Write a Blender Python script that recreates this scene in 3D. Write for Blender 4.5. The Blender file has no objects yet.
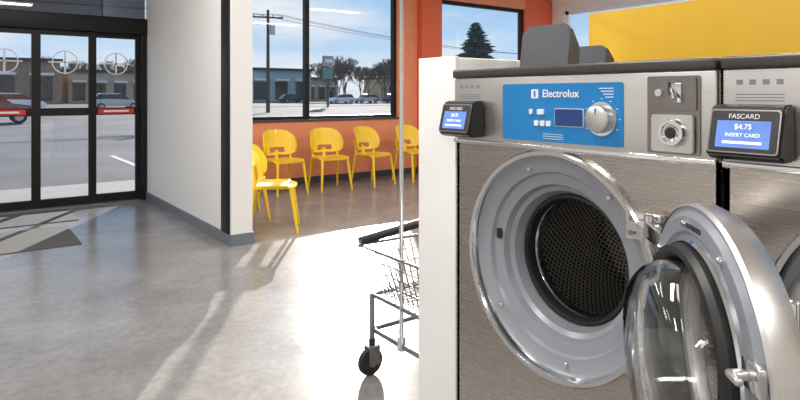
import bpy, bmesh, math, random
from mathutils import Vector, Matrix
random.seed(7)
S=bpy.context.scene
S.view_settings.view_transform='Standard'
COL=S.collection
# ---------------------------------------------------------------- materials
def new_mat(name):
    m=bpy.data.materials.new(name); m.use_nodes=True
    nt=m.node_tree; b=nt.nodes['Principled BSDF']
    return m,nt,b
def mat(name,col,rough=.5,metal=0,noise=0,nscale=8,bump=0,bscale=60,emit=None,es=0,coat=0,spec=.5):
    m,nt,b=new_mat(name)
    b.inputs['Base Color'].default_value=(*col,1)
    b.inputs['Roughness'].default_value=rough
    b.inputs['Metallic'].default_value=metal
    b.inputs['Coat Weight'].default_value=coat
    b.inputs['Specular IOR Level'].default_value=spec
    if emit:
        b.inputs['Emission Color'].default_value=(*emit,1); b.inputs['Emission Strength'].default_value=es
    tc=nt.nodes.new('ShaderNodeTexCoord')
    if noise:
        n=nt.nodes.new('ShaderNodeTexNoise'); n.inputs['Scale'].default_value=nscale; n.inputs['Detail'].default_value=5
        nt.links.new(tc.outputs['Object'],n.inputs['Vector'])
        r=nt.nodes.new('ShaderNodeValToRGB')
        r.color_ramp.elements[0].position=.3; r.color_ramp.elements[1].position=.7
        r.color_ramp.elements[0].color=(*[c*(1-noise) for c in col],1)
        r.color_ramp.elements[1].color=(*[min(1,c*(1+noise)) for c in col],1)
        nt.links.new(n.outputs['Fac'],r.inputs['Fac']); nt.links.new(r.outputs['Color'],b.inputs['Base Color'])
    if bump:
        n=nt.nodes.new('ShaderNodeTexNoise'); n.inputs['Scale'].default_value=bscale
        nt.links.new(tc.outputs['Object'],n.inputs['Vector'])
        bp=nt.nodes.new('ShaderNodeBump'); bp.inputs['Strength'].default_value=bump; bp.inputs['Distance'].default_value=.002
        nt.links.new(n.outputs['Fac'],bp.inputs['Height']); nt.links.new(bp.outputs['Normal'],b.inputs['Normal'])
    return m
def brushed(name,col,rough=.3,scale=(1.2,1.2,240)):
    m,nt,b=new_mat(name)
    b.inputs['Metallic'].default_value=.95
    tc=nt.nodes.new('ShaderNodeTexCoord'); mp=nt.nodes.new('ShaderNodeMapping')
    mp.inputs['Scale'].default_value=scale
    n=nt.nodes.new('ShaderNodeTexNoise'); n.inputs['Scale'].default_value=1; n.inputs['Detail'].default_value=3
    nt.links.new(tc.outputs['Object'],mp.inputs['Vector']); nt.links.new(mp.outputs[0],n.inputs['Vector'])
    r=nt.nodes.new('ShaderNodeValToRGB')
    r.color_ramp.elements[0].color=(*[c*.90 for c in col],1); r.color_ramp.elements[1].color=(*[min(1,c*1.08) for c in col],1)
    nt.links.new(n.outputs['Fac'],r.inputs['Fac']); nt.links.new(r.outputs['Color'],b.inputs['Base Color'])
    mr=nt.nodes.new('ShaderNodeMapRange'); mr.inputs['To Min'].default_value=rough-.03; mr.inputs['To Max'].default_value=rough+.05
    nt.links.new(n.outputs['Fac'],mr.inputs['Value']); nt.links.new(mr.outputs[0],b.inputs['Roughness'])
    return m
def thin_glass(name,gl=.06,tint=(1,1,1)):
    m=bpy.data.materials.new(name); m.use_nodes=True; nt=m.node_tree; nt.nodes.clear()
    o=nt.nodes.new('ShaderNodeOutputMaterial'); mx=nt.nodes.new('ShaderNodeMixShader')
    t=nt.nodes.new('ShaderNodeBsdfTransparent'); t.inputs[0].default_value=(*tint,1)
    g=nt.nodes.new('ShaderNodeBsdfGlossy'); g.inputs['Roughness'].default_value=.02
    mx.inputs[0].default_value=gl
    nt.links.new(t.outputs[0],mx.inputs[1]); nt.links.new(g.outputs[0],mx.inputs[2]); nt.links.new(mx.outputs[0],o.inputs[0])
    return m
def concrete(name):
    m,nt,b=new_mat(name)
    tc=nt.nodes.new('ShaderNodeTexCoord')
    n1=nt.nodes.new('ShaderNodeTexNoise'); n1.inputs['Scale'].default_value=1.5; n1.inputs['Detail'].default_value=9; n1.inputs['Roughness'].default_value=.66
    n2=nt.nodes.new('ShaderNodeTexNoise'); n2.inputs['Scale'].default_value=24; n2.inputs['Detail'].default_value=5
    for n in(n1,n2): nt.links.new(tc.outputs['Object'],n.inputs['Vector'])
    r=nt.nodes.new('ShaderNodeValToRGB'); r.color_ramp.elements[0].position=.32; r.color_ramp.elements[1].position=.68
    r.color_ramp.elements[0].color=(.175,.167,.163,1); r.color_ramp.elements[1].color=(.285,.275,.27,1)
    nt.links.new(n1.outputs['Fac'],r.inputs['Fac'])
    mx=nt.nodes.new('ShaderNodeMixRGB'); mx.blend_type='OVERLAY'; mx.inputs[0].default_value=.2
    nt.links.new(r.outputs['Color'],mx.inputs[1]); nt.links.new(n2.outputs['Fac'],mx.inputs[2]); nt.links.new(mx.outputs[0],b.inputs['Base Color'])
    mr=nt.nodes.new('ShaderNodeMapRange'); mr.inputs['To Min'].default_value=.15; mr.inputs['To Max'].default_value=.25
    nt.links.new(n1.outputs['Fac'],mr.inputs['Value']); nt.links.new(mr.outputs[0],b.inputs['Roughness'])
    b.inputs['Specular IOR Level'].default_value=.20
    return m
def perforated(name):
    m,nt,b=new_mat(name)
    b.inputs['Metallic'].default_value=.8; b.inputs['Roughness'].default_value=.35
    uv=nt.nodes.new('ShaderNodeUVMap'); 
    vo=nt.nodes.new('ShaderNodeTexVoronoi'); vo.inputs['Scale'].default_value=1; vo.inputs['Randomness'].default_value=0
    mp=nt.nodes.new('ShaderNodeMapping'); mp.inputs['Rotation'].default_value=(0,0,math.radians(45))
    nt.links.new(uv.outputs[0],mp.inputs['Vector']); nt.links.new(mp.outputs[0],vo.inputs['Vector'])
    r=nt.nodes.new('ShaderNodeValToRGB'); r.color_ramp.interpolation='CONSTANT'
    r.color_ramp.elements[0].color=(.005,.005,.005,1); r.color_ramp.elements[1].position=.32; r.color_ramp.elements[1].color=(.50,.48,.46,1)
    nt.links.new(vo.outputs['Distance'],r.inputs['Fac']); nt.links.new(r.outputs['Color'],b.inputs['Base Color'])
    return m
M=dict(
 white=mat('wall_paint_white',(.86,.85,.83),.6,bump=.15,bscale=120),
 endwhite=mat('end_panel_white',(.88,.875,.86),.35,noise=.03,nscale=3),
 ceil=mat('ceiling_paint',(.85,.84,.83),.8,noise=.02),
 orange=mat('wall_paint_orange',(.84,.30,.15),.55,noise=.04,nscale=5),
 orange2=mat('wall_paint_red_orange',(.78,.14,.05),.55,noise=.04,nscale=5),
 base=mat('baseboard_grey',(.17,.19,.21),.45,noise=.05),
 basedark=mat('baseboard_charcoal',(.05,.05,.06),.5,noise=.05),
 floor=concrete('polished_concrete'),
 black=mat('frame_black',(.010,.009,.009),.4,noise=.1,spec=.3),
 blackplastic=mat('black_plastic',(.02,.02,.022),.4,noise=.1),
 rubber=mat('rubber_black',(.015,.015,.015),.45,noise=.1),
 glass=thin_glass('window_glass',.02),
 bowl=None,
 steel=brushed('brushed_stainless',(.44,.40,.37),.26),
 steel_l=brushed('brushed_panel_aluminium',(.66,.645,.63),.36),
 chrome=mat('chrome',(.75,.75,.76),.14,1,noise=.03),
 zinc=mat('zinc_wire',(.26,.26,.27),.35,.8,noise=.05),
 darksteel=mat('dark_steel',(.26,.24,.23),.32,.9,noise=.1),
 cap=mat('top_cap_dark',(.08,.07,.07),.35,.5,noise=.1),
 grey=mat('grey_enamel',(.33,.35,.39),.30,.25,noise=.03),
 greyd=mat('grey_enamel_dark',(.25,.265,.30),.36,.15,noise=.03),
 blue=mat('control_panel_blue',(.01,.22,.56),.35,noise=.03),
 lcd=mat('lcd_dark_blue',(.01,.035,.14),.15,emit=(.02,.08,.35),es=.2,noise=.05),
 whitep=mat('white_print',(.85,.87,.9),.4,noise=.02),
 screen=mat('reader_screen',(.1,.2,.5),.12,emit=(.14,.22,.58),es=.7,noise=.2,nscale=20),
 screenw=mat('reader_text',(.9,.95,1),.3,emit=(.8,.9,1),es=.5,noise=.02),
 yellow=mat('chair_plastic_yellow',(.92,.60,.015),.32,noise=.04,coat=.2),
 mustard=mat('bulkhead_mustard',(.68,.40,.012),.5,noise=.04,nscale=4),
 lid=mat('lid_grey_plastic',(.085,.09,.10),.4,noise=.06),
 red=mat('sticker_red',(.7,.03,.02),.4,noise=.05),
 etched=mat('etched_white',(.75,.75,.75),.6,noise=.05),
 mat1=mat('floor_mat_grey',(.085,.082,.08),.9,noise=.35,nscale=120,bump=.6),
 drum=perforated('drum_perforated'),
 asphalt=mat('asphalt',(.14,.14,.145),.95,noise=.25,nscale=.35,spec=.1),
 sidewalk=mat('sidewalk_concrete',(.30,.295,.29),.9,noise=.08,nscale=2,spec=.2),
 line=mat('parking_paint',(.45,.45,.43),.8,noise=.05),
 grass=mat('dry_grass',(.14,.135,.065),.95,noise=.3,nscale=.5,spec=.1),
 bld1=mat('siding_tan',(.50,.40,.29),.8,noise=.08,nscale=.5),
 bld2=mat('siding_greenblue',(.38,.50,.50),.8,noise=.08,nscale=.5),
 bld3=mat('brick_brown',(.36,.24,.17),.85,noise=.15,nscale=2),
 roof=mat('roof_dark',(.08,.08,.085),.8,noise=.1),
 bark=mat('bark',(.11,.085,.065),.9,noise=.2),
 twig=mat('bare_twigs',(.20,.165,.13),.9,noise=.2),
 pine=mat('pine_needles',(.06,.09,.055),.9,noise=.4,nscale=3),
 carp1=mat('car_paint_blue',(.03,.05,.09),.25,.4,noise=.05,coat=.6),
 carp2=mat('car_paint_silver',(.45,.45,.47),.25,.6,noise=.05,coat=.6),
 carp3=mat('car_paint_white',(.8,.8,.8),.25,.0,noise=.03,coat=.6),
 carg=mat('car_glass',(.02,.025,.03),.08,noise=.05),
 fill_glow=mat('fill_panel_glow',(.9,.9,.9),.5,emit=(1,.97,.93),es=2,noise=.02),  # glowing face of the added ceiling fill panels
 signg=mat('sign_green',(.12,.30,.24),.5,noise=.05),
)
m=bpy.data.materials.new('door_bowl_glass'); m.use_nodes=True; b=m.node_tree.nodes['Principled BSDF']
b.inputs['Base Color'].default_value=(.95,.97,.97,1); b.inputs['Transmission Weight'].default_value=1; b.inputs['Roughness'].default_value=.02; b.inputs['IOR'].default_value=1.55
M['bowl']=m
# ---------------------------------------------------------------- builders
def empty(name,loc=(0,0,0)):
    e=bpy.data.objects.new(name,None); e.empty_display_size=.1; e.location=loc; COL.objects.link(e); return e
def put(name,bm,mt,parent=None,smooth=None,Mx=None):
    if Mx is not None: bmesh.ops.transform(bm,matrix=Mx,verts=bm.verts)
    bmesh.ops.recalc_face_normals(bm,faces=bm.faces)
    me=bpy.data.meshes.new(name); bm.to_mesh(me); bm.free()
    if mt: me.materials.append(mt)
    if smooth is not None:
        for p in me.polygons: p.use_smooth=True
        me.set_sharp_from_angle(angle=math.radians(smooth))
    o=bpy.data.objects.new(name,me); COL.objects.link(o)
    if parent:
        o.parent=parent; o.matrix_parent_inverse=Matrix.Translation(-parent.location)
    return o
def box(name,x0,x1,y0,y1,z0,z1,mt,parent=None,bevel=0,Mx=None):
    bm=bmesh.new(); bmesh.ops.create_cube(bm,size=1)
    for v in bm.verts:
        v.co=Vector(((x0+x1)/2+v.co.x*(x1-x0),(y0+y1)/2+v.co.y*(y1-y0),(z0+z1)/2+v.co.z*(z1-z0)))
    if bevel: bmesh.ops.bevel(bm,geom=list(bm.edges),offset=bevel,segments=3,affect='EDGES',profile=.5)
    return put(name,bm,mt,parent,35 if bevel else None,Mx)
def rod(name,p0,p1,r,mt,parent=None,r2=None,seg=20):
    p0=Vector(p0);p1=Vector(p1); d=p1-p0
    bm=bmesh.new(); bmesh.ops.create_cone(bm,cap_ends=True,segments=seg,radius1=r,radius2=r if r2 is None else r2,depth=d.length)
    Mx=Matrix.Translation((p0+p1)/2)@d.to_track_quat('Z','Y').to_matrix().to_4x4()
    return put(name,bm,mt,parent,40,Mx)
AX=Matrix(((0,0,1,0),(1,0,0,0),(0,1,0,0),(0,0,0,1)))   # local z -> +X, x->Y, y->Z
def lathe(name,prof,Mx,mt,parent=None,seg=72,smooth=35,uvk=None,closed=False):
    bm=bmesh.new(); rings=[]
    uvl=bm.loops.layers.uv.new('UVMap') if uvk else None
    for r,h in prof:
        rings.append([bm.verts.new((r*math.cos(2*math.pi*i/seg),r*math.sin(2*math.pi*i/seg),h)) for i in range(seg)])
    n=len(rings); L=[0]
    for i in range(1,n): L.append(L[-1]+math.dist(prof[i],prof[i-1]))
    for i in range(n if closed else n-1):
        a=rings[i];b_=rings[(i+1)%n]
        for j in range(seg):
            k=(j+1)%seg
            f=bm.faces.new((a[j],a[k],b_[k],b_[j]))
            if uvk:
                for l,(uu,vv) in zip(f.loops,((j,L[i]),(j+1,L[i]),(j+1,L[(i+1)%n]),(j,L[(i+1)%n]))):
                    l[uvl].uv=(uu/seg*uvk[0],vv*uvk[1])
    bmesh.ops.remove_doubles(bm,verts=bm.verts,dist=1e-6)
    return put(name,bm,mt,parent,smooth,Mx)
def curves(name,lines,r,mt,parent=None,res=3):
    c=bpy.data.curves.new(name,'CURVE'); c.dimensions='3D'; c.bevel_depth=r; c.bevel_resolution=res; c.use_fill_caps=True
    for ln in lines:
        s=c.splines.new('POLY'); s.points.add(len(ln)-1)
        for p,q in zip(s.points,ln): p.co=(*q,1)
    t=bpy.data.objects.new('tmp',c); COL.objects.link(t)
    dg=bpy.context.evaluated_depsgraph_get(); me=bpy.data.meshes.new_from_object(t.evaluated_get(dg))
    bpy.data.objects.remove(t); me.name=name; me.materials.clear(); me.materials.append(mt)
    for p in me.polygons: p.use_smooth=True
    o=bpy.data.objects.new(name,me); COL.objects.link(o)
    if parent: o.parent=parent; o.matrix_parent_inverse=Matrix.Translation(-parent.location)
    return o
def text(name,body,size,Mx,mt,parent=None,align='CENTER',bold=0):
    c=bpy.data.curves.new(name,'FONT'); c.body=body; c.size=size; c.align_x=align; c.align_y='CENTER'; c.extrude=.0004; c.offset=bold
    t=bpy.data.objects.new('tmp',c); COL.objects.link(t)
    dg=bpy.context.evaluated_depsgraph_get(); me=bpy.data.meshes.new_from_object(t.evaluated_get(dg))
    bpy.data.objects.remove(t); me.name=name; me.transform(Mx); me.materials.clear(); me.materials.append(mt)
    o=bpy.data.objects.new(name,me); COL.objects.link(o)
    if parent: o.parent=parent; o.matrix_parent_inverse=Matrix.Translation(-parent.location)
    return o
def extrude_poly(name,pts,axis,t0,t1,mt,parent=None,bevel=0,Mx=None):
    """pts 2D; axis 'x' => pts are (y,z) extruded in x ; 'y' => (x,z)"""
    bm=bmesh.new()
    def P(a,b_,t): return (t,a,b_) if axis=='x' else ((a,t,b_) if axis=='y' else (a,b_,t))
    A=[bm.verts.new(P(a,b_,t0)) for a,b_ in pts]; B=[bm.verts.new(P(a,b_,t1)) for a,b_ in pts]
    bm.faces.new(A); bm.faces.new(list(reversed(B)))
    for i in range(len(A)):
        k=(i+1)%len(A); bm.faces.new((A[i],A[k],B[k],B[i]))
    if bevel: bmesh.ops.bevel(bm,geom=list(bm.edges),offset=bevel,segments=2,affect='EDGES')
    return put(name,bm,mt,parent,35,Mx)
def rrect(w,h,r,n=6,cx=0,cy=0):
    P=[]
    for sx,sy,a0 in((1,1,0),(-1,1,90),(-1,-1,180),(1,-1,270)):
        for i in range(n+1):
            a=math.radians(a0+90*i/n)
            P.append((cx+sx*(w/2-r)+r*math.cos(a),cy+sy*(h/2-r)+r*math.sin(a)))
    return P
# front (facing -X) flat text matrix: text x -> -Y , text y -> Z , normal -> -X
def TX(x,y,z): return Matrix(((0,0,-1,x),(-1,0,0,y),(0,1,0,z),(0,0,0,1)))
# ---------------------------------------------------------------- room shell
H=3.2; YW=7.9; XR=9.6; XL=-4.0; YB=-4.0
box('floor',XL-.2,XR+.2,YB-.2,YW+.2,-.1,0,M['floor'])
box('ceiling',XL-.2,XR+.2,YB-.2,YW+.2,H,H+.1,M['ceil'])
box('wall_left',XL-.2,XL,YB-.2,YW+.2,0,H,M['white'])
box('wall_rear',XL,XR,YB-.2,YB,0,H,M['white'])
w=empty('wall_right',(XR+.1,2,0))
box('knee_wall',XR,XR+.2,YB-.2,YW+.2,0,.93,M['white'],w)
box('head',XR,XR+.2,YB-.2,YW+.2,2.95,H,M['white'],w)
box('pier_near',XR,XR+.2,YB-.2,2.6,.93,2.95,M['white'],w)
box('pier_far',XR,XR+.2,7.62,YW+.2,.93,2.95,M['white'],w)
e=empty('window_3',(XR+.1,5,.93))
for i,y in enumerate((2.6,5.05,7.54)): box('frame_post_%d'%i,XR+.05,XR+.13,y,y+.08,.93,2.95,M['whitep'],e)
for i,z in enumerate((.93,2.88)): box('frame_rail_%d'%i,XR+.05,XR+.13,2.6,7.62,z,z+.07,M['whitep'],e)
box('glass',XR+.088,XR+.092,2.65,7.57,.98,2.9,M['glass'],e)
# partition between vestibule and seating
box('wall_partition',1.88,2.07,5.0,YW,0,H,M['white'])
box('baseboard_partition',1.868,1.88,5.0,YW-.03,0,.1,M['base'])
box('baseboard_partition_end',1.868,2.082,4.988,5.0,0,.1,M['base'])
box('baseboard_partition_inner',2.07,2.082,5.0,YW,0,.1,M['base'])
box('trim_1',1.862,1.88,5.03,5.21,.1,H,M['black'],bevel=.003)
# front wall (window wall) built in pieces
w=empty('wall_front',(5,YW+.1,0))
box('knee_wall',2.07,XR,YW,YW+.2,0,.93,M['orange'],w)
box('pier_left',2.07,2.45,YW,YW+.2,.93,H,M['orange'],w)
box('pier_mid',5.76,6.6,YW,YW+.2,.93,H,M['orange'],w)
box('pier_mid_pilaster',6.16,6.6,YW-.12,YW,0,H,M['orange2'],w)
box('pier_right',8.8,XR,YW,YW+.2,.93,H,M['orange2'],w)
box('window_head',2.45,8.8,YW,YW+.2,2.95,H,M['orange'],w)
box('door_side_left',XL,-1.15,YW,YW+.2,0,H,M['white'],w)
box('door_head',-1.15,1.88,YW,YW+.2,2.62,H,M['white'],w)
box('baseboard_front',2.082,6.16,YW-.012,YW,0,.1,M['basedark'])
box('baseboard_front_right',6.6,XR,YW-.012,YW,0,.1,M['basedark'])
box('trim_2',2.45,5.76,YW-.03,YW+.04,.915,.945,M['basedark'],bevel=.004)
def window(n,x0,x1,z0,z1,muls):
    e=empty('window_%d'%n,((x0+x1)/2,YW+.1,z0))
    y0,y1=YW+.05,YW+.13
    box('frame_bottom',x0,x1,y0,y1,z0,z0+.06,M['black'],e)
    box('frame_top',x0,x1,y0,y1,z1-.06,z1,M['black'],e)
    box('frame_left',x0,x0+.055,y0,y1,z0+.06,z1-.06,M['black'],e)
    box('frame_right',x1-.055,x1,y0,y1,z0+.06,z1-.06,M['black'],e)
    for i,mx in enumerate(muls): box('mullion_%d'%(i+1),mx-.035,mx+.035,y0,y1,z0+.06,z1-.06,M['black'],e)
    box('glass',x0+.05,x1-.05,YW+.088,YW+.092,z0+.05,z1-.05,M['glass'],e)
window(1,2.45,5.76,.93,2.95,[4.14])
window(2,6.6,8.8,.93,2.95,[])
# entrance sliding door
e=empty('door_1',(.35,YW+.05,0))
box('header',-1.15,1.88,YW-.06,YW+.12,2.05,2.24,M['black'],e,bevel=.006)
box('transom_bar',-1.15,1.88,YW+.0,YW+.12,2.52,2.62,M['black'],e)
box('transom_glass',-1.15,1.88,YW+.05,YW+.055,2.24,2.52,thin_glass('transom_glass',.12,(.25,.26,.28)),e)
box('threshold',-1.15,1.88,YW-.02,YW+.14,0,.015,M['darksteel'],e)
box('jamb_right',1.81,1.88,YW-.04,YW+.12,0,2.05,M['black'],e)
box('jamb_left',-1.15,-1.08,YW-.04,YW+.12,0,2.05,M['black'],e)
xs=[-1.08,-.5,.10,.70,1.28,1.81]
for i in range(5):
    a,b_=xs[i],xs[i+1]; yy=YW+(.0 if i in(1,2,3) else .05)
    box('stile_%da'%i,a,a+.045,yy,yy+.045,.015,2.05,M['black'],e)
    box('stile_%db'%i,b_-.045,b_,yy,yy+.045,.015,2.05,M['black'],e)
    box('rail_bottom_%d'%i,a+.045,b_-.045,yy,yy+.045,.015,.11,M['black'],e)
    box('rail_top_%d'%i,a+.045,b_-.045,yy,yy+.045,1.99,2.05,M['black'],e)
    box('rail_mid_%d'%i,a+.045,b_-.045,yy,yy+.045,1.06,1.15,M['black'],e)
    box('pane_%d'%i,a+.04,b_-.04,yy+.02,yy+.024,.1,2.0,M['glass'],e)
    cx=(a+b_)/2; Mz=Matrix.Translation((cx,yy+.017,1.68))@Matrix.Rotation(math.radians(90),4,'X')
    lathe('emblem_ring_%d'%i,[(.135,0),(.122,0)],Mz,M['etched'],e,seg=40)
    box('emblem_bar_%da'%i,cx-.17,cx+.17,yy+.0165,yy+.0175,1.672,1.688,M['etched'],e)
    box('emblem_bar_%db'%i,cx-.010,cx+.010,yy+.0165,yy+.0175,1.56,1.80,M['etched'],e)
    if i in(2,4):
        box('sticker_%d'%i,cx-.2,cx+.2,yy-.003,yy-.001,1.075,1.135,M['red'],e)
        box('sticker_text_%d'%i,cx-.14,cx+.14,yy-.005,yy-.003,1.095,1.115,M['whitep'],e)
box('entry_mat',-.9,.86,5.85,6.75,0,.008,M['mat1'])
box('entry_mat',-.9,1.0,7.0,7.75,0,.008,M['mat1'])
# added fill: unseen ceiling panels and area lamps that brighten the interior
k=0
for X in(-1.8,.6,3.6,6.6):
    for Y in(-1.5,1.6,4.6):
        e=empty('ceiling_fill',(X,Y,H))
        box('fill_housing',X-.62,X+.62,Y-.17,Y+.17,H-.05,H,M['whitep'],e)
        box('fill_diffuser',X-.59,X+.59,Y-.14,Y+.14,H-.058,H-.05,M['fill_glow'],e)
        ld=bpy.data.lights.new('fill_lamp','AREA'); ld.shape='RECTANGLE'; ld.size=1.18; ld.size_y=.28; ld.energy=42; ld.color=(1,.975,.94)
        lo=bpy.data.objects.new('fill_lamp',ld); COL.objects.link(lo); lo.parent=e; lo.location=(0,0,-.07)
# ---------------------------------------------------------------- chairs
def build_chair(loc,rot,proto=None):
    e=empty('waiting_chair',loc); e.rotation_euler=(0,0,math.radians(rot))
    if proto:
        for c in proto.children:
            o=bpy.data.objects.new(c.name.split('.')[0],c.data); COL.objects.link(o); o.parent=e
        return e
    def add(o): o.parent=e; o.matrix_parent_inverse=Matrix()
    # seat : dished superellipse
    bm=bmesh.new(); N=48; rings=[]
    for k_,(s,z) in enumerate(((.0,.425),(.5,.428),(.85,.436),(.97,.448),(1.0,.452),(1.0,.440),(.96,.43),(.8,.415),(0,.405))):
        R=[]
        for i in range(N):
            a=2*math.pi*i/N; c,s_=math.cos(a),math.sin(a)
            x=.235*s*math.copysign(abs(c)**.55,c); y=.225*s*math.copysign(abs(s_)**.55,s_)
            zz=z-(.02 if (y<-.15 and s>.8) else 0)
            R.append(bm.verts.new((x*(1-.12*(y/.225 if y>0 else 0)),y,zz)))
        rings.append(R)
    for A,B in zip(rings,rings[1:]):
        for i in range(N): bm.faces.new((A[i],A[(i+1)%N],B[(i+1)%N],B[i]))
    bmesh.ops.remove_doubles(bm,verts=bm.verts,dist=1e-5)
    add(put('seat',bm,M['yellow'],None,60))
    # back shell
    bm=bmesh.new(); nt_,nv=28,10; G=[]
    for i in range(nt_+1):
        t=-1+2*i/nt_; a=t*math.radians(72); col=[]
        h=.165*(1-abs(t)**3.2)**.5*.9+.02
        for j in range(nv+1):
            v=-1+2*j/nv; z=.665-.03*t*t+v*h
            x=.25*math.sin(a)/math.sin(math.radians(72)); y=.215-.21*(1-math.cos(a))+(z-.55)*.22
            col.append(bm.verts.new((x,y,z)))
        G.append(col)
    for i in range(nt_):
        for j in range(nv):
            # handhold slot near the lower centre
            if 9<=i<=18 and 1<=j<=2: continue
            bm.faces.new((G[i][j],G[i+1][j],G[i+1][j+1],G[i][j+1]))
    bmesh.ops.recalc_face_normals(bm,faces=bm.faces)
    bmesh.ops.solidify(bm,geom=list(bm.faces),thickness=.016)
    add(put('back_shell',bm,M['yellow'],None,50))
    for i,(sx,sy) in enumerate(((-1,-1),(1,-1),(1,1),(-1,1))):
        add(rod('leg_%d'%(i+1),(sx*.185,sy*.17,.43),(sx*.225,sy*.235,0),.021,M['yellow'],r2=.013))
    for i,sx in enumerate((-1,1)):
        add(rod('back_post_%d'%(i+1),(sx*.185,.16,.43),(sx*.215,.17,.64),.017,M['yellow'],r2=.014))
        add(rod('side_rail_%d'%(i+1),(sx*.19,-.17,.425),(sx*.19,.17,.425),.014,M['yellow']))
    add(rod('center_post',(0,.20,.43),(0,.22,.56),.03,M['yellow'],r2=.03))
    return e
ch=build_chair((3.45,7.28,0),4)
for p,r in(((4.13,7.26,0),-5),((4.86,7.28,0),14),((5.62,7.3,0),5),((2.46,5.42,0),62),((2.42,6.12,0),80)):
    build_chair(p,r,ch)
# ---------------------------------------------------------------- washers
XF=1.25
def washer(oy,open_):
    e=empty('washing_machine',(1.65,1.0+oy,0))
    y0,y1=.598+oy,1.400+oy; cy,cz=1.03+oy,.857
    R=.285
    def B(n,a,b_,c,d,z0,z1,mt,bv=0): return box(n,a,b_,c+oy,d+oy,z0,z1,mt,e,bv)
    # front plate with round opening
    angs=[2*math.pi*i/72 for i in range(72)]
    zb,zt=.12,1.163
    for yy in(y0,y1):
        for zz in(zb,zt): angs.append(math.atan2(zz-cz,yy-cy)%(2*math.pi))
    angs=sorted(angs); bm=bmesh.new(); I=[];O=[]
    for a in angs:
        c,s=math.cos(a),math.sin(a); ts=[]
        if c>1e-9: ts.append((y1-cy)/c)
        if c<-1e-9: ts.append((y0-cy)/c)
        if s>1e-9: ts.append((zt-cz)/s)
        if s<-1e-9: ts.append((zb-cz)/s)
        t=min(ts); I.append(bm.verts.new((XF,cy+R*c,cz+R*s))); O.append(bm.verts.new((XF,cy+t*c,cz+t*s)))
    n=len(angs)
    for i in range(n):
        k=(i+1)%n; bm.faces.new((I[i],O[i],O[k],I[k]))
    put('front_plate',bm,M['steel'],e)
    B('side_panel_left',XF,2.05,1.390,1.400,.12,1.35,M['steel']); B('side_panel_right',XF,2.05,.598,.608,.12,1.35,M['steel'])
    B('back_panel',2.04,2.05,.608,1.39,.12,1.35,M['steel']); B('plinth',XF+.03,2.05,.61,1.39,0,.12,M['blackplastic'])
    # control fascia, slightly proud
    B('control_fascia',XF-.014,XF+.05,.600,1.398,1.165,1.352,M['steel_l'],.004)
    B('fascia_lip',XF-.018,XF+.02,.600,1.398,1.155,1.168,M['chrome'],.002)
    B('top_cap',XF-.022,2.05,.598,1.400,1.352,1.377,M['cap'],.006)
    xf=XF-.014
    P=[(a+oy,b_) for a,b_ in rrect(.379,.152,.006,4,1.0005,1.254)]
    extrude_poly('blue_panel',P,'x',xf-.003,xf,M['blue'],e)
    xb=xf-.003
    text('logo_text','Electrolux',.028,TX(xb-.0006,.99+oy,1.303),M['whitep'],e,bold=.0004)
    P=[(a+oy,b_) for a,b_ in rrect(.024,.024,.003,3,1.073,1.303)]
    extrude_poly('logo_badge',P,'x',xb-.001,xb,M['whitep'],e)
    P=[(a+oy,b_) for a,b_ in rrect(.006,.016,.001,2,1.073,1.303)]
    extrude_poly('logo_badge_mark',P,'x',xb-.0015,xb-.001,M['blue'],e)
    P=[(a+oy,b_) for a,b_ in rrect(.088,.046,.004,4,.962,1.243)]
    extrude_poly('display_bezel',P,'x',xb-.002,xb,M['whitep'],e)
    P=[(a+oy,b_) for a,b_ in rrect(.085,.043,.003,4,.962,1.243)]
    extrude_poly('display_lcd',P,'x',xb-.003,xb-.002,M['lcd'],e)
    for i,(yy,zz,ww) in enumerate(((1.052,1.256,.022),(1.066,1.226,.014),(1.046,1.226,.014),(1.026,1.226,.014),(1.085,1.256,.010))):
        P=[(a+oy,b_) for a,b_ in rrect(ww,.014,.003,3,yy,zz)]
        extrude_poly('button_%d'%(i+1),P,'x',xb-.004,xb,M['whitep'],e)
    for i in range(4):
        B('print_line_%d'%i,xb-.0006,xb,.835,.875-.006*i,1.315-.007*i,1.317-.007*i,M['whitep'])
    for i in range(3): B('print_label_%d'%i,xb-.0006,xb,1.0-.02,1.045,1.198-.006*i,1.1992-.006*i,M['whitep'])
    K=Matrix.Translation((xb,.867+oy,1.243))@AX
    lathe('program_knob',[(.0,-.026),(.026,-.026),(.031,-.023),(.033,-.018),(.034,0)],K,M['steel_l'],e,seg=40)
    lathe('knob_ring',[(.034,-.004),(.041,-.004),(.042,0)],K,M['chrome'],e,seg=40)
    box('knob_mark',xb-.0275,xb-.026,.866+oy,.868+oy,1.255,1.268,M['blue'],e)
    for i in range(9):
        a=math.radians(-120+30*i); box('knob_tick_%d'%i,xb-.0006,xb,.867+oy+.048*math.sin(a)-.002,.867+oy+.048*math.sin(a)+.002,1.243+.048*math.cos(a)-.001,1.243+.048*math.cos(a)+.001,M['whitep'],e)
    # coin mechanism
    P=[(a+oy,b_) for a,b_ in rrect(.118,.168,.004,4,.690,1.257)]
    extrude_poly('coin_plate',P,'x',xf-.004,xf,M['darksteel'],e)
    P=[(a+oy,b_) for a,b_ in rrect(.106,.068,.003,3,.690,1.302)]
    extrude_poly('coin_plate_upper',P,'x',xf-.007,xf-.004,M['darksteel'],e,.001)
    P=[(a+oy,b_) for a,b_ in rrect(.094,.080,.006,4,.688,1.218)]
    extrude_poly('coin_box_face',P,'x',xf-.014,xf-.004,M['steel_l'],e,.002)
    K=Matrix.Translation((xf-.014,.683+oy,1.220))@AX
    lathe('coin_lock',[(0,-.012),(.014,-.012),(.017,-.009),(.02,-.009),(.021,-.014),(.027,-.014),(.030,-.008),(.030,0)],K,M['chrome'],e,seg=36)
    lathe('coin_lock_core',[(0,-.0135),(.012,-.0135),(.013,-.012)],K,M['blackplastic'],e,seg=24)
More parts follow.
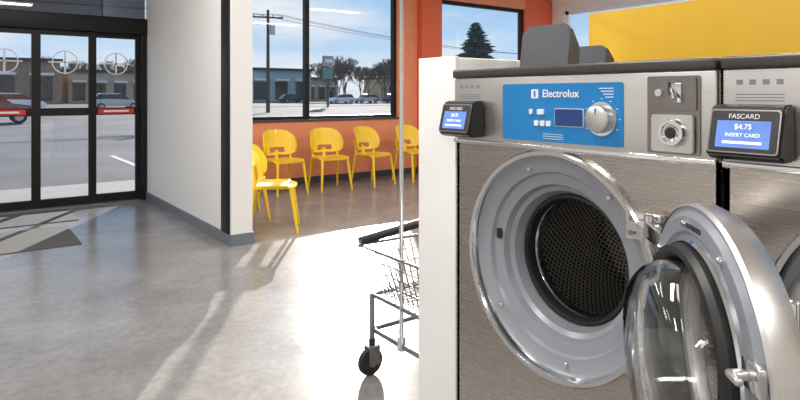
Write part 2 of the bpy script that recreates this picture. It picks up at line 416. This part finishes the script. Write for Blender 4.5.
    B('coin_slot',xf-.009,xf-.007,.694,.698,1.300,1.328,M['blackplastic'])
    B('coin_slot_plate',xf-.011,xf-.007,.668,.690,1.284,1.325,M['chrome'],.001)
    rod('coin_lever',(xf-.03,.672+oy,1.29),(xf-.007,.69+oy,1.312),.006,M['chrome'],e)
    rod('coin_return_button',(xf-.014,.718+oy,1.305),(xf-.007,.718+oy,1.305),.008,M['chrome'],e)
    # payment reader
    yr0,yr1=1.268+oy,1.402+oy
    pts=[(xf,1.176),(xf-.045,1.176),(xf-.062,1.186),(xf-.040,1.276),(xf-.030,1.282),(xf,1.282)]
    extrude_poly('reader_body',pts,'y',yr0,yr1,M['blackplastic'],e,.004)
    sl=Vector((.022,0,.090)).normalized(); nrm=Vector((-sl.z,0,sl.x))
    c0=Vector((xf-.051,(yr0+yr1)/2,1.231))+nrm*.0006
    T=Matrix(((0,sl.x,nrm.x,c0.x),(-1,0,0,c0.y),(0,sl.z,nrm.z,c0.z),(0,0,0,1)))
    extrude_poly('reader_bezel',rrect(.126,.084,.006,4),'z',0,.003,M['darksteel'],e,0,T)
    extrude_poly('reader_glass',rrect(.120,.078,.005,4),'z',.003,.004,M['blackplastic'],e,0,T)
    extrude_poly('reader_screen',rrect(.096,.052,.001,2,cy=-.006),'z',.004,.0045,M['screen'],e,0,T)
    text('reader_title','FASCARD',.013,T@Matrix.Translation((0,.028,.0046)),M['whitep'],e)
    text('reader_price','$4.75',.014,T@Matrix.Translation((0,.008,.005)),M['screenw'],e)
    text('reader_message','INSERT CARD',.010,T@Matrix.Translation((0,-.008,.005)),M['screenw'],e)
    extrude_poly('reader_bar',rrect(.07,.005,.001,2,cy=-.022),'z',.0045,.005,M['screenw'],e,0,T)
    # instruction prints
    for i in range(4):
        B('instruction_icon_%d'%i,xf-.0005,xf,1.365-.024*i-.006,1.365-.024*i+.006,1.320,1.330,M['greyd'])
    for i in range(3): B('instruction_line_%d'%i,xf-.0005,xf,1.285,1.373,1.300-.006*i,1.302-.006*i,M['greyd'])
    # door surround
    C=Matrix.Translation((XF,cy,cz))@AX
    lathe('door_trim_ring',[(.301,0),(.301,-.012),(.296,-.018),(.286,-.017),(.281,-.006),(.279,.010)],C,M['chrome'],e,96)
    lathe('door_frame_dish',[(.281,.004),(.272,.012),(.240,.016),(.235,.028),(.205,.034),(.198,.052),(.186,.060),(.172,.100)],C,M['grey'],e,96)
    lathe('door_seal',[(.176,.096),(.172,.086),(.164,.085),(.159,.094),(.158,.125)],C,M['rubber'],e,96)
    lathe('drum_lip',[(.158,.118),(.154,.124),(.154,.145),(.162,.155)],C,M['chrome'],e,96)
    lathe('drum',[(.160,.150),(.235,.17),(.265,.20),(.265,.56),(.25,.58),(0,.585)],C,M['drum'],e,96,uvk=(110,66))
    for i in range(3):
        a=math.radians(40+120*i)
        Mx=C@Matrix.Rotation(a,4,'Z')
        extrude_poly('drum_lifter_%d'%(i+1),[(.27,-.045),(.215,-.012),(.215,.012),(.27,.045)],'z',.2,.56,M['darksteel'],e,.004,Mx)
    for i,a in enumerate((70,130,200,262,320)):
        a=math.radians(a); K=Matrix.Translation((XF+.012,cy+.255*math.cos(a),cz+.255*math.sin(a)))@AX
        lathe('bolt_%d'%i,[(0,-.005),(.005,-.005),(.007,-.002),(.007,.002)],K,M['chrome'],e,16)
    if open_:
        # latch slot
        P=[(a+oy,b_) for a,b_ in rrect(.018,.030,.006,4,1.247,.895)]
        extrude_poly('latch_slot',P,'x',XF+.026,XF+.0305,M['rubber'],e)
        hy,hx=.735+oy,XF-.035
        for i,z in enumerate((1.003,.715)):
            box('hinge_plate_%d'%i,XF-.012,XF+.014,hy-.012,hy+.075,z-.032,z+.032,M['chrome'],e,.004)
            rod('hinge_pin_%d'%i,(hx,hy,z-.034),(hx,hy,z+.034),.011,M['chrome'],e)
            box('hinge_knuckle_%d'%i,hx,XF-.008,hy-.012,hy+.03,z-.02,z+.02,M['chrome'],e,.003)
            for j in(-1,1): rod('hinge_bolt_%d%s'%(i,'ab'[j>0]),(XF-.018,hy+.055,z+.016*j),(XF-.012,hy+.055,z+.016*j),.006,M['darksteel'],e)
        ph=math.radians(138); ev=Vector((-math.sin(ph),math.cos(ph),0)); nv_=Vector((math.cos(ph),math.sin(ph),0)); up=Vector((0,0,1))
        dc=Vector((hx,hy,cz+.003))+ev*.298
        D=Matrix(((ev.x,up.x,nv_.x,dc.x),(ev.y,up.y,nv_.y,dc.y),(ev.z,up.z,nv_.z,dc.z),(0,0,0,1)))
        for i,z in enumerate((1.003,.715)):
            box('hinge_arm_%d'%i,-.300,-.17,z-cz-.018,z-cz+.018,-.015,.012,M['chrome'],e,.004,D)
    else:
        D=Matrix.Translation((XF-.02,cy,cz))@AX
    lathe('door_ring_inner',[(.162,-.012),(.169,.010),(.200,.012),(.205,.018),(.230,.018),(.240,.010),(.248,.010)],D,M['grey'],e,96)
    lathe('door_ring_outer',[(.248,.012),(.253,.006),(.253,-.022),(.242,-.042),(.22,-.052),(.17,-.054),(.164,-.046),(.162,-.01)],D,M['steel_l'],e,96)
    lathe('door_gasket',[(.184,.010),(.186,.034),(.180,.044),(.170,.046),(.162,.038),(.158,.0)],D,M['rubber'],e,96)
    lathe('door_gasket_clamp',[(.190,.010),(.192,.020),(.188,.024),(.185,.020)],D,M['chrome'],e,96)
    if open_:
        prof=[(.160,-.02),(.158,.03),(.154,.060),(.145,.084),(.128,.100),(.088,.109),(.045,.113),(0,.114)]
        inner=[(max(0,r-.007) if r>0 else 0,h-.007 if h>.08 else h) for r,h in prof]
        lathe('door_glass_bowl',prof+inner[::-1]+[prof[0]],D,M['bowl'],e,96,60)
        for i,a in enumerate((60,100,140,-60,-110,-150,20)):
            a=math.radians(a); lathe('door_screw_%d'%i,[(0,.024),(.004,.024),(.006,.021),(.006,.017)],D@Matrix.Translation((.218*math.cos(a),.218*math.sin(a),0)),M['chrome'],e,14)
        # latch handle near the free edge
        box('latch_block',.196,.246,.045,.085,.016,.028,M['chrome'],e,.003,D)
        box('latch_tongue',.205,.222,.058,.070,.026,.050,M['steel_l'],e,.004,D)
        box('latch_hook',.205,.240,.058,.070,.042,.054,M['steel_l'],e,.005,D)
        for s in range(6):
            box('gasket_marking_%d'%s,-.03+.011*s,-.022+.011*s,.209,.218,.0182,.0186,M['blackplastic'],e,0,D)
        rod('pull_handle',D@Vector((.235,-.09,-.075)),D@Vector((.235,.09,-.075)),.010,M['chrome'],e)
        for s in(-1,1): rod('pull_handle_stub_%s'%('ab'[s>0]),D@Vector((.235,.08*s,-.075)),D@Vector((.235,.08*s,-.03)),.008,M['chrome'],e)
    else:
        lathe('door_window',[(.162,-.03),(.14,-.02),(0,.01)],D,thin_glass('dark_door_glass',.25,(.15,.15,.16)),e,96)
        box('pull_handle',XF-.10,XF-.085,cy+.20,cy+.222,cz-.09,cz+.09,M['chrome'],e,.005)
        for s in(-1,1): box('pull_handle_stub_%s'%('ab'[s>0]),XF-.09,XF-.06,cy+.203,cy+.219,cz+.075*s-.01,cz+.075*s+.01,M['chrome'],e,.003)
    # detergent dispenser lids on the cap: flat faced flap with folded sides, standing open
    if open_:
        for i,(x,y,wd,hh) in enumerate(((1.45,1.232,.192,.136),(1.72,1.265,.135,.085))):
            box('dispenser_base_%d'%i,x-.01,x+.16,y-wd/2,y+wd/2,1.377,1.387,M['lid'],e,.004)
            T=Matrix.Translation((x,y,1.384))@Matrix.Rotation(math.radians(8),4,'Y')
            out=[(-wd/2+.004,0),(wd/2-.004,0),(wd/2,hh*.70),(wd/2-.006,hh*.88),(wd/2-.022,hh),(-wd/2+.022,hh),(-wd/2+.006,hh*.88),(-wd/2,hh*.70)]
            extrude_poly('dispenser_lid_%d'%i,out,'x',0,.012,M['lid'],e,.004,T)
            for s in(-1,1):
                extrude_poly('dispenser_lid_flange_%d%s'%(i,'ab'[s>0]),[(0,0),(.055,0),(.05,hh*.5),(.01,hh*.86),(0,hh*.86)],'y',s*(wd/2-.004)-.003,s*(wd/2-.004)+.003,M['lid'],e,.001,T)
    return e
washer(0,True)
washer(-.81,False)
# end panel and bulkhead behind washers
box('wall_washer_end',1.262,2.115,1.404,1.565,0,1.418,M['endwhite'],bevel=.004)
box('trim_3',1.245,1.262,1.404,1.59,0,1.422,M['endwhite'],bevel=.003)
box('trim_4',1.262,2.115,1.565,1.59,0,1.422,M['endwhite'],bevel=.003)
box('wall_bulkhead',2.12,2.55,-2.2,1.555,0,1.64,M['mustard'],bevel=.003)
# ---------------------------------------------------------------- laundry cart
e=empty('laundry_cart',(1.88,2.1,0))
X0,X1,Y0,Y1=1.55,2.22,1.88,2.33
zr=.60; zb=.39; ins=.05
curves('frame_rails',[[(X0,Y0,.21),(X1,Y0,.21),(X1,Y1,.21),(X0,Y1,.21),(X0,Y0,.21)]],.012,M['zinc'],e,4)
curves('basket_support',[[(X0,Y0,.37),(X1,Y0,.37),(X1,Y1,.37),(X0,Y1,.37),(X0,Y0,.37)]],.010,M['zinc'],e,4)
i=0
for x in(X0,X1):
    for y in(Y0,Y1):
        i+=1
        rod('leg_%d'%i,(x,y,.14),(x,y,.38),.013,M['zinc'],e)
        rod('caster_stem_%d'%i,(x,y,.125),(x,y,.17),.016,M['blackplastic'],e)
        for s in(-1,1): box('caster_fork_%d%s'%(i,'ab'[s>0]),x-.03,x+.03,y+s*.022-.003,y+s*.022+.003,.05,.135,M['darksteel'],e,.002)
        box('caster_crown_%d'%i,x-.03,x+.03,y-.024,y+.024,.125,.138,M['darksteel'],e,.003)
        K=Matrix.Translation((x-.01,y,.0635))@Matrix.Rotation(math.radians(90),4,'X')
        lathe('caster_wheel_%d'%i,[(.02,-.017),(.045,-.015),(.058,-.014),(.0635,-.008),(.0635,.008),(.058,.014),(.045,.015),(.02,.017)],K,M['rubber'],e,36,closed=True)
        rod('caster_hub_%d'%i,(x-.01,y-.027,.0635),(x-.01,y+.027,.0635),.02,M['darksteel'],e)
lines=[]
a0,a1,b0,b1=X0-.05,X1+.05,Y0-.04,Y1+.04
c0,c1,d0,d1=X0+.02,X1-.02,Y0+.02,Y1-.02
def lerp(a,b,t): return a+(b-a)*t
n=18
for i in range(n+1):
    t=i/n; lines.append([(lerp(a0,a1,t),b0,zr),(lerp(c0,c1,t),d0,zb),(lerp(c0,c1,t),d1,zb),(lerp(a0,a1,t),b1,zr)])
n=12
for i in range(n+1):
    t=i/n; lines.append([(a0,lerp(b0,b1,t),zr),(c0,lerp(d0,d1,t),zb),(c1,lerp(d0,d1,t),zb),(a1,lerp(b0,b1,t),zr)])
for t in(.25,.5,.75):
    x0,x1,y0,y1,z=lerp(a0,c0,t),lerp(a1,c1,t),lerp(b0,d0,t),lerp(b1,d1,t),lerp(zr,zb,t)
    lines.append([(x0,y0,z),(x1,y0,z),(x1,y1,z),(x0,y1,z),(x0,y0,z)])
curves('basket_wires',lines,.0032,M['zinc'],e,1)
curves('basket_rim',[[(a0,b0,zr),(a1,b0,zr),(a1,b1,zr),(a0,b1,zr),(a0,b0,zr)]],.007,M['zinc'],e,3)
rod('push_bar',(a0+.015,b1+.01,.615),(a1+.02,b1+.01,.70),.021,M['rubber'],e)
rod('push_bar_bracket_1',(a0+.02,b1,zr),(a0+.02,b1+.01,.62),.008,M['zinc'],e)
rod('push_bar_bracket_2',(a1-.02,b1,zr),(a1-.02,b1+.01,.70),.008,M['zinc'],e)
rod('hanging_pole',(X0,2.10,.20),(X0,2.10,1.9),.0100,M['chrome'],e)
rod('pole_clamp_base',(X0,2.10,.19),(X0,2.10,.25),.018,M['chrome'],e)
rod('hanging_bar',(X0-.25,2.10,1.9),(X0+.25,2.10,1.9),.0100,M['chrome'],e)
# ---------------------------------------------------------------- outdoors
GZ=-.12
box('ground_asphalt',-250,350,YW+2.0,500,GZ-.1,GZ,M['asphalt'])
box('ground_sidewalk',-250,350,YW+.2,YW+2.0,GZ-.1,-.01,M['sidewalk'])
box('ground_grass_verge',-250,350,104,300,GZ,GZ+.04,M['grass'])
box('ground_grass_island',10,80,66,70,GZ,GZ+.04,M['grass'])
e=empty('parking_lines',(0,20,GZ))
for i in range(-8,22):
    box('stripe_%d'%(i+9),i*2.8,i*2.8+.12,YW+2.2,YW+7.4,GZ,GZ+.006,M['line'],e)
def building(name,x0,x1,y0,y1,h,wm,nw):
    e=empty(name,((x0+x1)/2,(y0+y1)/2,GZ))
    box('walls',x0,x1,y0,y1,GZ,h,wm,e); box('roof_fascia',x0-.4,x1+.4,y0-.5,y1+.4,h,h+.5,M['roof'],e)
    for i in range(nw):
        c=x0+(i+.5)*(x1-x0)/nw; hw=(x1-x0)/nw*.3
        box('shopfront_%d'%i,c-hw,c+hw,y0-.06,y0,.3,h*.62,M['carg'],e)
        box('awning_%d'%i,c-hw*1.1,c+hw*1.1,y0-.9,y0,h*.66,h*.72,M['whitep'],e)
building('commercial_building',49,63.5,120,132,6.6,M['bld2'],3)
building('commercial_building',65,74,126,136,5.0,M['bld1'],3)
building('commercial_building',-30,14,118,134,7.0,M['bld3'],8)
building('commercial_building',16,30,124,136,5.5,M['bld1'],4)
building('commercial_building',84,130,118,130,5.2,M['bld1'],9)
def car(x,y,paint,rot=0):
    e=empty('parked_car',(x,y,GZ))
    R=Matrix.Translation((x,y,GZ))@Matrix.Rotation(math.radians(rot),4,'Z')
    body=[(-2.25,.35),(-2.28,.75),(-2.1,1.0),(-1.3,1.05),(1.0,1.02),(1.95,.88),(2.25,.65),(2.25,.35)]
    extrude_poly('body',body,'y',-.88,.88,paint,e,.06,R)
    cab=[(-2.0,1.0),(-1.65,1.45),(-1.3,1.55),(.1,1.55),(.5,1.45),(1.15,1.0)]
    extrude_poly('cabin_glass',cab,'y',-.78,.78,M['carg'],e,.05,R)
    roof=[(-1.55,1.50),(-1.3,1.60),(.1,1.60),(.4,1.50)]
    extrude_poly('roof',roof,'y',-.76,.76,paint,e,.02,R)
    k=0
    for px in(-1.4,1.4):
        for sy in(-.82,.82):
            k+=1
            rod('wheel_%d'%k,R@Vector((px,sy-.1,.34)),R@Vector((px,sy+.1,.34)),.34,M['rubber'],e)
            rod('wheel_rim_%d'%k,R@Vector((px,sy-.12,.34)),R@Vector((px,sy+.12,.34)),.2,M['carp2'],e)
car(1.0,36,M['carp1'],0); car(56,86,M['carp2'],180); car(61,84,M['carp1'],0); car(50.5,85,M['carp3'],180); car(48,98,M['carp1'],0); car(4,62,M['carp3'],0); car(12,62,M['carp2'],0)
# utility pole and lines
e=empty('utility_pole',(20.2,45.6,GZ))
rod('pole',(20.2,45.6,GZ),(20.2,45.6,8.2),.16,M['bark'],e,r2=.11)
rod('crossarm',(19.0,45.9,7.6),(21.4,45.3,7.6),.07,M['bark'],e)
rod('transformer',(20.5,45.4,6.2),(20.5,45.4,7.0),.22,M['carp2'],e)
for i,dx in enumerate((-1.1,-.4,.4,1.1)): rod('insulator_%d'%i,(20.2+dx,45.6-dx*.25,7.65),(20.2+dx,45.6-dx*.25,7.85),.05,M['carp2'],e)
curves('wires',[[(20.2+dx+s*60*1.0,45.6-dx*.25+s*14,7.85-1.2*(1-(2*abs(s)-1)**2)) for s in [q/12 for q in range(-12,13)]] for dx in(-1.1,.4,1.1)],.018,M['roof'],e,1)
e=empty('roadside_sign',(35.0,62.0,GZ))
rod('post',(35,62,GZ),(35,62,4.6),.12,M['roof'],e)
box('sign_face_upper',34.35,35.65,61.8,62.2,4.7,5.9,M['bld1'],e); box('sign_face_lower',34.4,35.6,61.8,62.2,3.2,4.5,M['signg'],e)
box('sign_face_band',34.5,35.5,61.74,61.8,5.1,5.5,M['whitep'],e)
# bare trees
def tree_mesh(seed,h):
    rnd=random.Random(seed); L=[]
    def br(p,d,l,dep):
        q=p+d*l; L.append(((p,q),max(.024,.028*h*(.55**dep)*.5)))
        if dep>=6: return
        for _ in range(3):
            nd=(d+Vector((rnd.uniform(-1,1),rnd.uniform(-1,1),rnd.uniform(-.1,.7)))*.62).normalized()
            br(p+d*l*rnd.uniform(.6,1),nd,l*rnd.uniform(.64,.84),dep+1)
    br(Vector((0,0,0)),Vector((0,0,1)),h*.22,0)
    bm=bmesh.new()
    for (p,q),r in L:
        d=(q-p).normalized(); a=d.orthogonal().normalized(); b_=d.cross(a); A=[];B_=[]
        for i in range(3):
            an=i*2*math.pi/3; o=(a*math.cos(an)+b_*math.sin(an))
            A.append(bm.verts.new(p+o*r)); B_.append(bm.verts.new(q+o*r*.6))
        for i in range(3): bm.faces.new((A[i],A[(i+1)%3],B_[(i+1)%3],B_[i]))
    me=bpy.data.meshes.new('bare_tree'); bm.to_mesh(me); bm.free(); me.materials.append(M['twig']); return me
TM=[tree_mesh(s,9) for s in(1,2,3)]
rt=random.Random(11); k=0
def tree(x,y,s):
    global k
    o=bpy.data.objects.new('bare_tree',TM[k%3]); COL.objects.link(o); o.location=(x,y,GZ); o.scale=(s*1.1,s*1.1,s); o.rotation_euler=(0,0,k*1.7); k+=1
for i in range(20): tree(60+i*1.7+rt.uniform(-.8,.8),106+i*.3+rt.uniform(-5,5),rt.uniform(1.15,1.5)+.03*i)
for i in range(10): tree(46+i*2.4,142+rt.uniform(-4,4),rt.uniform(1.0,1.5))
for i in range(14): tree(-20+i*4.2,141+rt.uniform(-3,3),rt.uniform(1.2,1.8))
for i in range(8): tree(98+i*4,104+rt.uniform(-5,5),rt.uniform(1.0,1.5))
# evergreen
e=empty('evergreen_tree',(56,59,GZ))
rod('trunk',(56,59,GZ),(56,59,10),.25,M['bark'],e,r2=.05)
bm=bmesh.new(); rnd=random.Random(3)
for k2 in range(30):
    z=1.2+k2*.33; rr=5.0*(1-k2/31)**.8+.3
    for j in range(26):
        a=rnd.uniform(0,6.283); r=rr*rnd.uniform(.5,1.15); w_=.25
        p=Vector((56,59,z)); tip=Vector((56+r*math.cos(a),59+r*math.sin(a),z-.22*r*rnd.uniform(0,.9)))
        s_=Vector((-math.sin(a),math.cos(a),0))*w_*(.5+r*.2)
        mid=(p+tip)/2+Vector((0,0,.25))
        v=[bm.verts.new(x_) for x_ in(p,mid+s_,tip,mid-s_,mid-Vector((0,0,.5)))]
        bm.faces.new((v[0],v[1],v[2],v[3])); bm.faces.new((v[0],v[4],v[2]))
o=put('foliage',bm,M['pine'],e)
# ---------------------------------------------------------------- sun + sky
sd=bpy.data.lights.new('sun','SUN'); sd.energy=10; sd.angle=math.radians(.5); sd.color=(1,.95,.88)
so=bpy.data.objects.new('sun',sd); COL.objects.link(so)
el=math.radians(15.5); hd=Vector((-.54,-.84,0)).normalized()
dirv=Vector((hd.x*math.cos(el),hd.y*math.cos(el),-math.sin(el)))
so.rotation_euler=dirv.to_track_quat('-Z','Y').to_euler(); so.location=(20,30,15)
W=bpy.data.worlds.new('sky'); S.world=W; W.use_nodes=True; nt=W.node_tree; bg=nt.nodes['Background']
tc=nt.nodes.new('ShaderNodeTexCoord'); sep=nt.nodes.new('ShaderNodeSeparateXYZ'); nt.links.new(tc.outputs['Generated'],sep.inputs[0])
r=nt.nodes.new('ShaderNodeValToRGB'); el_=r.color_ramp.elements
el_[0].position=0; el_[0].color=(.66,.80,.93,1); el_[1].position=.45; el_[1].color=(.15,.36,.78,1)
q=r.color_ramp.elements.new(.14); q.color=(.38,.62,.92,1)
nt.links.new(sep.outputs['Z'],r.inputs['Fac'])
mp=nt.nodes.new('ShaderNodeMapping'); mp.inputs['Scale'].default_value=(2.2,2.2,9); nt.links.new(tc.outputs['Generated'],mp.inputs['Vector'])
n=nt.nodes.new('ShaderNodeTexNoise'); n.inputs['Scale'].default_value=1.6; n.inputs['Detail'].default_value=7; nt.links.new(mp.outputs[0],n.inputs['Vector'])
r2=nt.nodes.new('ShaderNodeValToRGB'); r2.color_ramp.elements[0].position=.46; r2.color_ramp.elements[1].position=.68
nt.links.new(n.outputs['Fac'],r2.inputs['Fac'])
mx=nt.nodes.new('ShaderNodeMixRGB'); mx.inputs[2].default_value=(.86,.90,.95,1)
nt.links.new(r2.outputs['Color'],mx.inputs[0]); nt.links.new(r.outputs['Color'],mx.inputs[1]); nt.links.new(mx.outputs[0],bg.inputs['Color'])
bg.inputs['Strength'].default_value=1.0
# ---------------------------------------------------------------- camera
cd=bpy.data.cameras.new('camera'); cd.sensor_width=36; cd.lens=27; cd.shift_y=-.13125; cd.clip_start=.02; cd.clip_end=1000
co=bpy.data.objects.new('camera',cd); COL.objects.link(co); co.location=(0,0,1.3)
co.rotation_euler=(math.radians(90),0,-math.radians(36.3)); S.camera=co
